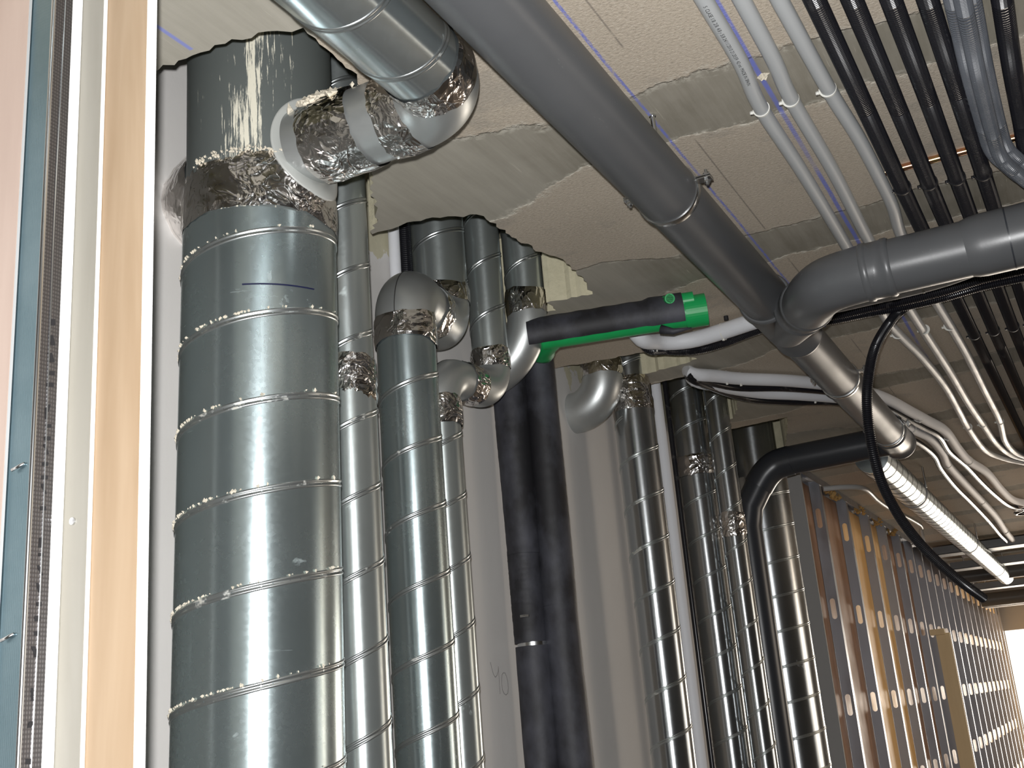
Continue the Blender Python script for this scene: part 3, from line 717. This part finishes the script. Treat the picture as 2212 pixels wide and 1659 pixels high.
# printed text along the first conduit
a = onz(1519, 14, zc - .0125); b_ = onz(1614, 185, zc - .0125)
fc = bpy.data.curves.new('printed_text', 'FONT'); fc.body = 'S  CLASE 1/8. 2/8. 4/8 y 5/8 24/11/2010 21:20:59  42 mt  MADE IN SPAIN'
fc.size = .0086; fc.align_x = 'LEFT'; fc.align_y = 'CENTER'; fc.materials.append(M['ink'])
txt = bpy.data.objects.new('printed_text', fc); COL.objects.link(txt)
bpy.context.view_layer.update()
Ltx = txt.dimensions.x; dl = (b_ - a).length
tx = (b_ - a).normalized(); nrm = Vector((.02, 0, -1)); nrm = (nrm - tx * nrm.dot(tx)).normalized(); ty = nrm.cross(tx)
mt = Matrix((tx, ty, nrm)).transposed().to_4x4()
mid = Vector((0, 0, 0))
me = bpy.data.meshes.new_from_object(txt.evaluated_get(bpy.context.evaluated_depsgraph_get()))
bpy.data.objects.remove(txt)
sx = dl / Ltx
ctr0 = onz(1517, 0, zc); ctr1 = g1P[-1]
def axis_at(y):
    for p, q in zip(g1P, g1P[1:]):
        if p.y <= y <= q.y: return p.lerp(q, (y - p.y) / max(1e-6, q.y - p.y))
    return g1P[0]
TV = []
for v in me.vertices:
    y = a.y + v.co.x * sx * tx.y
    c = axis_at(y); ang = v.co.y / .0134
    nv = (nrm * math.cos(ang) + ty * math.sin(ang)); TV.append(c + nv * .0135)
TF = [tuple(p.vertices) for p in me.polygons]
mesh('printed_text', (TV, TF), M['ink'], g1t, smooth=False)
bl = [[(1760, 0), (1870, 235), (1990, 492), (2057, 625), (2130, 775), (2212, 945)],
      [(1841, 0), (1940, 235), (2042, 480), (2098, 600), (2160, 745), (2230, 905)],
      [(1925, 0), (2005, 215), (2095, 462), (2144, 590), (2200, 735), (2260, 880)],
      [(2004, 0), (2068, 200), (2146, 445), (2188, 580), (2235, 720), (2290, 850)],
      [(2165, 0), (2187, 150), (2207, 262), (2218, 330), (2240, 420)]]
bn = ['black corrugated conduit nearest the light grey conduits', 'second black corrugated conduit from the light grey ones', 'third black corrugated conduit from the light grey ones', 'fourth black corrugated conduit, left of the dusty bundle', 'black corrugated conduit at upper right corner, right of dusty bundle']
for k, (pp, lab) in enumerate(zip(bl, bn)):
    P = [onz(a_, b2, .9815) for a_, b2 in pp]; d = (P[0] - P[1]).normalized(); P = [P[0] + d * .5] + P + [P[-1] + (P[-1] - P[-2]).normalized() * .8]; P += [P[-1] + Vector((.25, .22, 0)), P[-1] + Vector((.9, .3, 0))]
    t = run('corrugated_conduit', lab, 'conduit', P, .0162, M['corr'], 16, corr=.0026, group='black corrugated conduits under the ceiling')
    def on_path(y):
        for a_, b2 in zip(P, P[1:]):
            if a_.y <= y <= b2.y: return a_.lerp(b2, (y - a_.y) / (b2.y - a_.y)), b2 - a_
    if k < 4:
        for y_ in (2.24 + .012 * k, 3.42):
            c_, d_ = on_path(y_); tie('cable_tie', c_, d_, .0164, t, M['black_nylon'], head=(-1, 0, -.2))
# dusty bundle, three conduits, bending right
offs = [(-.013, 0), (.013, 0), (0, -.018)]
labs = ['dusty translucent conduit, left strand of the right-hand bundle', 'dusty translucent conduit, right strand of the right-hand bundle', 'dusty translucent conduit, lowest strand of the right-hand bundle']
for (dx, dz), lab in zip(offs, labs):
    P = [onz(2079, 0, .975), onz(2110, 150, .975), onz(2140, 270, .975), onz(2158, 322, .968), onz(2185, 350, .96), onz(2230, 385, .955), onz(2300, 410, .955)]
    P = [p + Vector((dx, 0, dz)) for p in P]; P = [P[0] + (P[0] - P[1]).normalized() * .6] + P
    run('corrugated_conduit', lab, 'conduit', P, .0135, M['corr_dusty'], 14, corr=.0026, group='dusty conduit bundle')
# zinc rod over which the black conduits hang
p0 = onz(1912, 372, .9935); p1 = onz(2290, 272, .9935)
rr_ = thing('zinc_rod', 'yellowish zinc rod crossing above the black conduits', 'rod', p0)
put_tube('rod_body', [p0, p1], .0072, M['zinc'], rr_, 12)
for i in (0, 1):
    q_ = p0.lerp(p1, .04 + .9 * i); put_tube('rod_clip', [q_ + Vector((0, 0, -.002)), Vector((q_.x, q_.y, Z + .002))], .008, M['steel'], rr_, 12)

# white insulated + black conduits crossing behind the main pipe
w1 = [(1376, 722), (1425, 738), (1490, 735), (1560, 716), (1640, 690), (1710, 672), (1800, 658), (1880, 640), (1960, 622), (2040, 600), (2120, 572), (2212, 548), (2300, 520)]
P = [onz(a_, b2, .962) for a_, b2 in w1]; P = [P[0] + Vector((-.04, .03, .16))] + P
t = run('insulated_pipe', 'white insulated pipe dipping out of the ceiling beside the green pipe end', 'pipe', catmull(P, .02), .0225, M['white_foam'], 28, body='white_sleeve')
for q_ in ((1418, 740), (1562, 716), (1992, 612)): tie('cable_tie', onz(*q_, .962), (1, -.1, 0), .0232, t, head=(0, -.3, -1))
w2 = [(1390, 745), (1440, 757), (1500, 757), (1560, 742), (1640, 712), (1710, 695), (1800, 682), (1880, 664), (1960, 648), (2040, 628), (2120, 603), (2212, 582), (2300, 560)]
P = [onz(a_, b2, .950) for a_, b2 in w2]; P = [P[0] + Vector((-.04, .03, .16))] + P
run('corrugated_conduit', 'black conduit strapped below white pipe beside the green pipe end', 'conduit', P, .0125, M['corr'], 16, corr=.0026)
w3 = [(1700, 704), (1790, 694), (1870, 678), (1960, 662), (2040, 643), (2120, 620), (2212, 600), (2300, 580)]
run('corrugated_conduit', 'lower black conduit passing under the branch drain pipe', 'conduit', [onz(a_, b2, .945) for a_, b2 in w3], .0105, M['corr'], 14, corr=.0026)
# twin bundle further back, turning along the corridor
W1 = [(1492, 806), (1545, 812), (1600, 818), (1700, 822), (1800, 832), (1868, 845), (1920, 864), (1965, 888), (2000, 907), (2040, 930), (2068, 968), (2092, 995), (2130, 1020), (2160, 1055), (2185, 1078), (2212, 1086), (2260, 1092)]
W2 = [(1500, 822), (1560, 835), (1640, 848), (1720, 852), (1820, 860), (1890, 872), (1930, 900), (1968, 925), (2008, 945), (2034, 975), (2046, 1002), (2080, 1040), (2120, 1082), (2150, 1115), (2172, 1148), (2186, 1166), (2182, 1178), (2130, 1190), (2080, 1200)]
B1 = [(1490, 812), (1540, 828), (1600, 838), (1690, 838), (1790, 846), (1850, 860), (1905, 876), (1960, 905), (1992, 922), (2028, 942), (2050, 975), (2085, 1005), (2120, 1042), (2150, 1070), (2180, 1092), (2212, 1098), (2260, 1104)]
B2 = [(1492, 818), (1550, 842), (1620, 862), (1710, 868), (1810, 870), (1880, 888), (1925, 922), (1960, 943), (1992, 962), (2018, 985), (2032, 1012), (2062, 1050), (2100, 1088), (2135, 1125), (2160, 1155), (2174, 1172), (2150, 1182), (2100, 1196)]
for pp, r_, m_, lab, nm, z_ in ((W1, .0200, M['white_foam'], 'upper white insulated pipe of the far bundle curving along the corridor', 'insulated_pipe', .972),
                       (W2, .0200, M['white_foam'], 'lower white insulated pipe of the far bundle curving along the corridor', 'insulated_pipe', .968),
                       (B1, .0115, M['corr'], 'black conduit strapped to upper far white pipe', 'corrugated_conduit', .962),
                       (B2, .0115, M['corr'], 'black conduit strapped to lower far white pipe', 'corrugated_conduit', .956)):
    P = [onz(a_, b2, z_) for a_, b2 in pp]; P = [P[0] + Vector((-.04, .13, .20)), P[0] + Vector((-.03, .09, .06))] + P
    if pp is W1 or pp is B1: P.append(P[-1] + Vector((1.8, 0, 0)))
    t = run(nm, lab, 'pipe' if nm[0] == 'i' else 'conduit', catmull(P, .03), r_, m_, 20, body='white_sleeve' if nm[0] == 'i' else 'conduit_body')
    if nm[0] == 'i':
        for q_ in (((1570, 815), (1600, 818), (1800, 833), (1985, 900), (2045, 940), (2092, 995)) if pp is W1 else ((1760, 856), (1968, 925), (2046, 1002), (2120, 1082), (2172, 1146))):
            tie('cable_tie', onz(*q_, z_), (1, .0, 0) if q_[0] < 1850 else (.3, 1, 0), r_ + .0006, t, head=(0, -.3, -1))

# hanging black loop
lp = [((1950, 668), 3.10), ((1918, 702), 3.02), ((1890, 752), 2.93), ((1876, 815), 2.87), ((1873, 880), 2.84), ((1882, 955), 2.84), ((1902, 1035), 2.87), ((1938, 1108), 2.92), ((1982, 1168), 2.98), ((2030, 1218), 3.05), ((2080, 1260), 3.12), ((2124, 1292), 3.2)]
P = [ray(*q_) * D for q_, D in lp]; P = [P[0] + Vector((.10, -.02, .03))] + P
run('corrugated_conduit', 'black corrugated conduit loop hanging loose, cut end in mid air', 'conduit', P, .0128, M['corr'], 20, corr=.0029)

# bent thin pipe near partition top
P = catmull([onz(1778, 1056, .93), onz(1830, 1052, .93), onz(1868, 1056, .93), onz(1895, 1080, .93), onz(1925, 1100, .93), onz(1960, 1117, .93), onz(1988, 1134, .93), onz(1990, 1145, .91)], .03)
P.append(P[-1] + Vector((0, 0, -.12)))
run('conduit', 'thin grey conduit bent twice above the stud partition', 'conduit', P, .0125, M['conduit'], 16)

# far spiral duct under ceiling
fd = thing('spiral_duct', 'sunlit spiral duct running along the far corridor ceiling', 'duct', (-.665, 4.475, .88))
put_tube('duct_body', [(-.665, 4.475, .88), (-.665, 11.0, .88)], .065, M['galv_h'], fd, 56)
mesh('spiral_seam', helix((-.665, .88), 0.065, 4.50, 10.9, 4.7, axis='y', w=.005, h=.0018, spt=40), M['dark_steel'], fd)
for y in (5.55, 7.9, 10.0):
    c = put_tube('pipe_clamp', [(-.665, y - .012, .88), (-.665, y + .012, .88)], .0685, M['dark_steel'], fd, 40)
    put_tube('hanger_rod', [(-.60, y, .90), (-.60, y, 1.001)], .005, M['steel'], c, 8)
    put_tube('hanger_rod', [(-.73, y, .90), (-.73, y, 1.001)], .005, M['steel'], c, 8)

# bits on the ceiling
BP = onz(1409, 248, Z)
bs = thing('anchor_bolt', 'short threaded anchor bolt hanging beside the main drain pipe', 'bolt', BP)
put_tube('bolt_shaft', [BP + Vector((0, 0, .002)), BP + Vector((0, 0, -.05))], .0042, M['steel'], bs, 12); put_tube('bolt_nut', [BP + Vector((0, 0, .001)), BP + Vector((0, 0, -.004))], .0065, M['steel'], bs, 6)
wd = onz(1648, 166, Z - .001)
crumbs_o = crumbs('plaster_dab', [wd + Vector((rng.uniform(-.005, .005), rng.uniform(-.005, .005), 0)) for _ in range(30)], None, M['plaster'], .003, .006, 9)
tag(crumbs_o, 'white plaster dab on ceiling beside thick blue chalk line', 'plaster dab')
for q_, lab in (((1568, 683), 'small black anchor plug above the nearer white insulated pipe'), ((1591, 806), 'small black anchor plug above the far white pipes')):
    p = onz(*q_, Z); t = thing('anchor_plug', lab, 'anchor', p)
    put_tube('plug_body', [p + Vector((0, 0, .003)), p + Vector((0, 0, -.012))], .0065, M['ink'], t, 12)

# pencil mark 40 on the wall
def wallstroke(pts, parent): put_tube('pencil_stroke', [onx(1040 + a_ / 11.85, 1380 + b2 / 11.85, WX + .0006) for a_, b2 in pts], .0006, M['pencil'], parent, 5)
wm = thing('pencil_mark', 'faint handwritten pencil 40 on grey wall beside black insulated pipes', 'handwriting', onx(1085, 1460, WX))
wallstroke([(230, 595), (262, 740), (305, 900), (355, 985), (400, 930), (428, 820), (432, 705), (440, 830), (455, 1050), (465, 1250), (478, 1410)], wm)
wallstroke([(560, 868), (600, 870), (640, 960), (672, 1090), (688, 1260), (675, 1390), (630, 1440), (580, 1400), (540, 1310), (520, 1150), (516, 1020), (530, 910), (560, 868)], wm)

# ------------------------------------------------------------------ near left: end of a boarded partition
def azx(px, y): d = ray(px, 800); return y * d.x / d.y
zt = Z; zb = FL
def board(label, x0, x1, y0, y1, face, group=None, edge_m=None):
    t = thing('plasterboard_sheet', label, 'plasterboard', (x1, y0, zb), group)
    mesh('gypsum_core', box(x0, x1, y0 + .0005, y1 - .0005, zb, zt), edge_m or M['gypsum'], t, smooth=False)
    o_ = mesh('paper_face', box(x0, x1 - .0004, y0, y0 + .0006, zb, zt), face, t, smooth=False)
    return t
board('tan kraft faced plasterboard sheet with white cut edge, beside the largest riser', -1.02, -.790, .773, .788, M['tan'])
tb = board('beige grey board with a screw, between two white edges at left', -1.00, -.850, .7668, .7728, M['beige'])
sp = onx(0, 0, -1) * 0
d_ = ray(158, 1126); p = d_ * (.7665 / d_.y)
put_tube('screw', [p + Vector((0, .001, 0)), p + Vector((0, -.0018, 0))], .0038, M['steel'], tb, 14)
board('plasterboard sheet with broad white edge right of the knurled stud', -1.05, -.8828, .7520, .7665, M['beige'])
sd = thing('metal_stud', 'zinc partition stud with knurled flange and black stencil marks, far left', 'stud', (-.8828, .727, zb))
mesh('web', box(-.935, -.8850, .7255, .7265, zb, zt), M['stud_blue'], sd, smooth=False)
put_tube('bend', [(-.8850, .7283, zb), (-.8850, .7283, zt)], .0028, M['steel'], sd, 24)
mesh('flange', box(-.8832, -.8824, .728, .7518, zb, zt), M['knurl'], sd, smooth=False)
# bead line pressed along the flange
zz = -.3; gs = []
put_tube('pressed_bead', [Vector((-.8823, .7405 + .0012 * math.sin(z_ * 9), z_)) for z_ in [FL + i * .02 for i in range(130)]], .0009, M['steel'], sd, 6)
# stencilled marks on the flange, read from the photograph as broken glyphs
def fp(px, py): return onx(px, py, -.8819)
gl = []
for px, py, w, h, sl in ((115, 696, 9, 14, 0), (113, 735, 9, 22, .2), (111, 772, 9, 20, .3), (111, 806, 15, 9, 0), (109, 831, 15, 9, 0), (104, 882, 7, 17, -.3), (101, 893, 5, 26, 0), (105, 920, 12, 8, 0), (103, 947, 13, 9, 0), (100, 970, 5, 22, .35), (98, 1002, 13, 8, 0), (97, 1031, 14, 8, 0), (95, 1056, 5, 22, .35), (94, 1098, 12, 9, 0),
                         (88, 1172, 6, 22, -.1), (89, 1198, 9, 7, 0), (87, 1232, 5, 22, .4), (84, 1270, 5, 22, .3), (85, 1305, 10, 9, 0), (81, 1336, 12, 12, 0), (80, 1368, 12, 9, 0), (76, 1408, 8, 24, .3), (70, 1500, 5, 28, 0), (66, 1565, 9, 14, -.4), (62, 1645, 12, 12, 0)):
    a_ = fp(px - w / 2 - sl * h / 2, py - h / 2); b2 = fp(px + w / 2 - sl * h / 2, py - h / 2); c_ = fp(px + w / 2 + sl * h / 2, py + h / 2); e_ = fp(px - w / 2 + sl * h / 2, py + h / 2)
    mesh('stencil_mark', ([a_, b2, c_, e_], [(0, 1, 2, 3)]), M['ink'], sd, smooth=False)
for px, py in ((45, 1010), (22, 1378)):
    d_ = ray(px, py); p = d_ * (.7255 / d_.y)
    V_ = tube([p + Vector((-.008, -.004, -.002)), p + Vector((.006, -.001, .003))], .0016, 8)
    mesh('wire_stub', V_[:2], M['steel'], sd)
board('pinkish faced plasterboard sheet filling the far left edge', -1.30, -.9150, .7206, .7250, M['pink'], edge_m=M['greyboard'])

# ------------------------------------------------------------------ stud partition beyond the shaft
SXF, SXB = -1.058, -1.108
jb = thing('plasterboard_sheet', 'grey upright board closing the partition beside the widest far riser', 'plasterboard', (SXF, 4.93, zb))
mesh('gypsum_core', box(SXB - .02, SXF, 4.985, 5.0, zb, .985), M['greyboard'], jb, smooth=False)
tk = thing('ceiling_track', 'zinc track fixed to the ceiling over the stud partition', 'track', (SXF, 4.9, Z))
mesh('track_body', merge(box(SXB - .002, SXF + .002, 5.01, 15.08, Z - .003, Z), box(SXF + .0005, SXF + .002, 5.01, 15.08, Z - .035, Z - .003), box(SXB - .002, SXB - .0005, 5.01, 15.08, Z - .035, Z - .003)), M['stud'], tk, smooth=False)
def slot(cx, cz, w, h, n=6):
    pts = []
    for i in range(n + 1): a_ = math.pi * i / n; pts.append((cx + w / 2 * math.cos(a_), cz + h / 2 - w / 2 + w / 2 * math.sin(a_)))
    for i in range(n + 1): a_ = math.pi + math.pi * i / n; pts.append((cx + w / 2 * math.cos(a_), cz - h / 2 + w / 2 + w / 2 * math.sin(a_)))
    return pts
holes = [.805, .379, -.053, -.485, -.92]
def stud_geo(y):
    outer = [(SXB + .001, zb), (SXF, zb), (SXF, .985), (SXB + .001, .985)]
    cx = (SXB + SXF) / 2
    loops = [[Vector((a_, b2, 0)) for a_, b2 in outer]] + [[Vector((a_, b2, 0)) for a_, b2 in slot(cx, z_, .024, .095)][::-1] for z_ in holes]
    T = tessellate_polygon(loops); fl_ = [p for l in loops for p in l]
    V = [(p.x, y, p.y) for p in fl_]; F = []
    for t in T:
        a_, b2, c_ = [fl_[i] for i in t]
        F.append(tuple(t) if (b2 - a_).cross(c_ - a_).z > 0 else tuple(t[::-1]))
    fr = box(SXF - .0008, SXF, y, y + .042, zb, .985); bk = box(SXB, SXB + .0008, y, y + .042, zb, .985)
    lip = box(SXF - .007, SXF, y + .041, y + .042, zb, .985)
    return V, F, merge(fr, lip), bk
ys = [5.37, 5.99, 6.61, 7.16, 7.70, 8.22]
while ys[-1] < 14.6: ys.append(ys[-1] + .45)
Vw, Fw, fr, bk = stud_geo(0)
def local_mesh(nm, V, F, m):
    me = bpy.data.meshes.new(nm); me.from_pydata([tuple(v) for v in V], [], F); me.materials.append(m); me.update(); return me
loc0 = Vector((SXF, 0, zb))
mw = local_mesh('web', [Vector(v) - loc0 for v in Vw], Fw, M['stud']); mf = local_mesh('flange', [Vector(v) - loc0 for v in fr[0]], fr[1], M['stud']); mb = local_mesh('flange', [Vector(v) - loc0 for v in bk[0]], bk[1], M['stud'])
words = ['first', 'second', 'third', 'fourth', 'fifth', 'sixth', 'seventh', 'eighth']
for i, y in enumerate(ys):
    if i < 6: lab = words[i] + ' slotted zinc stud of the open partition, counted from the grey board'
    else: lab = 'slotted zinc stud in the far sunlit stretch of the partition'
    t = thing('metal_stud', lab, 'stud', (SXF, y, zb), 'studs of the open partition' if i < 6 else 'far sunlit studs')
    for nm, me_ in (('web', mw), ('flange', mf), ('flange', mb)):
        c = bpy.data.objects.new(nm, me_); c.parent = t; COL.objects.link(c)
# boards on the other side of the studs
segs = [(5.0, 6.0, 'brown', 'brown paper backed board behind the first two partition studs'), (6.0, 7.17, 'orange', 'amber paper backed board behind the third partition stud'), (7.17, 8.4, 'brown', 'brown paper backed board behind the fourth and fifth partition studs'),
        (8.4, 10.8, 'brown', 'brown paper backed board behind the studs past the timber plank'), (10.8, 15.08, 'orange', 'sunlit amber board behind the farthest partition studs')]
for y0, y1, mm, lab in segs:
    t = single('plasterboard_sheet', box(SXB - .014, SXB - .001, y0 + .002, y1 - .002, zb, .98), M[mm], lab, 'plasterboard', smooth=False)
# wool tufts at the stud heads
for i, (px, py) in enumerate(((1786, 1030), (1800, 1046), (1848, 1072), (1890, 1108), (1925, 1136))):
    p = onx(px, py, -1.07); p.z = min(p.z, .97); rd = random.Random(i)
    c = crumbs('wool_tuft', [p + Vector((rd.uniform(-.02, .02), rd.uniform(-.07, .07), rd.uniform(-.018, .02))) for _ in range(26)], None, M['wool'], .006, .015, i)
    tag(c, 'amber tuft of loose wool caught at the top of the partition studs', 'wool tuft', 'wool tufts above the partition studs')
# timber plank leaning on the studs
pk = thing('timber_plank', 'pale timber plank standing upright in front of the far studs', 'plank', (-1.0, 8.6, zb))
a_ = ony(2024, 1362, 8.6)
tp = .352
V_, F_ = box(-1.052, -.958, 8.6, 8.635, zb, tp)
V_ = [Vector(v) for v in V_]
mesh('plank_body', (V_, F_), M['timber'], pk, smooth=False)
V_, F_ = box(-1.085, -.985, 8.55, 8.60, tp - .01, tp + .03); mesh('cleat', (V_, F_), M['timber'], pk, smooth=False)

# ------------------------------------------------------------------ far end services and window
for k, (y, z0, z1, lab) in enumerate(((8.9, .93, .99, 'nearest of three dark trays crossing the far ceiling'), (9.9, .90, .96, 'middle dark tray crossing the far ceiling'), (11.6, .84, .92, 'farthest dark tray crossing the far ceiling'))):
    t = thing('cable_tray', lab, 'cable tray', (-1.0, y, z0), 'dark trays crossing the far ceiling')
    mesh('tray_base', box(-1.0, 2.6, y, y + .22, z0, z0 + .004), M['dark_steel'], t, smooth=False)
    for yy in (y, y + .216): mesh('tray_side', box(-1.0, 2.6, yy, yy + .004, z0, z0 + .06), M['dark_steel'], t, smooth=False)
    for xx in (-.9, .2, 1.5): put_tube('hanger_rod', [(xx, y + .11, z0), (xx, y + .11, 1.001)], .006, M['steel'], t, 8)
for y, z0, r_, lab in ((10.6, .89, .055, 'nearer round pipe crossing the far corridor'), (12.6, .80, .07, 'farther round pipe crossing the far corridor')):
    t = thing('crossing_pipe', lab, 'pipe', (-1.0, y, z0))
    put_tube('pipe_body', [(-1.04, y, z0), (2.6, y, z0)], r_, M['pvc'], t, 32)
struct('trim_1', box(-1.04, 4.0, 12.9, 13.1, .74, 1.0), M['greyboard'])
wf = tag(mesh('window_1', merge(box(-1.05, 2.6, 15.1, 15.16, .57, .62), box(-1.05, 2.6, 15.1, 15.16, -1.3, -1.25), box(-1.10, -1.05, 15.1, 15.16, -1.3, .62), box(.75, .80, 15.1, 15.16, -1.25, .57), box(2.55, 2.6, 15.1, 15.16, -1.25, .57)), M['greyboard'], smooth=False), kind='structure')
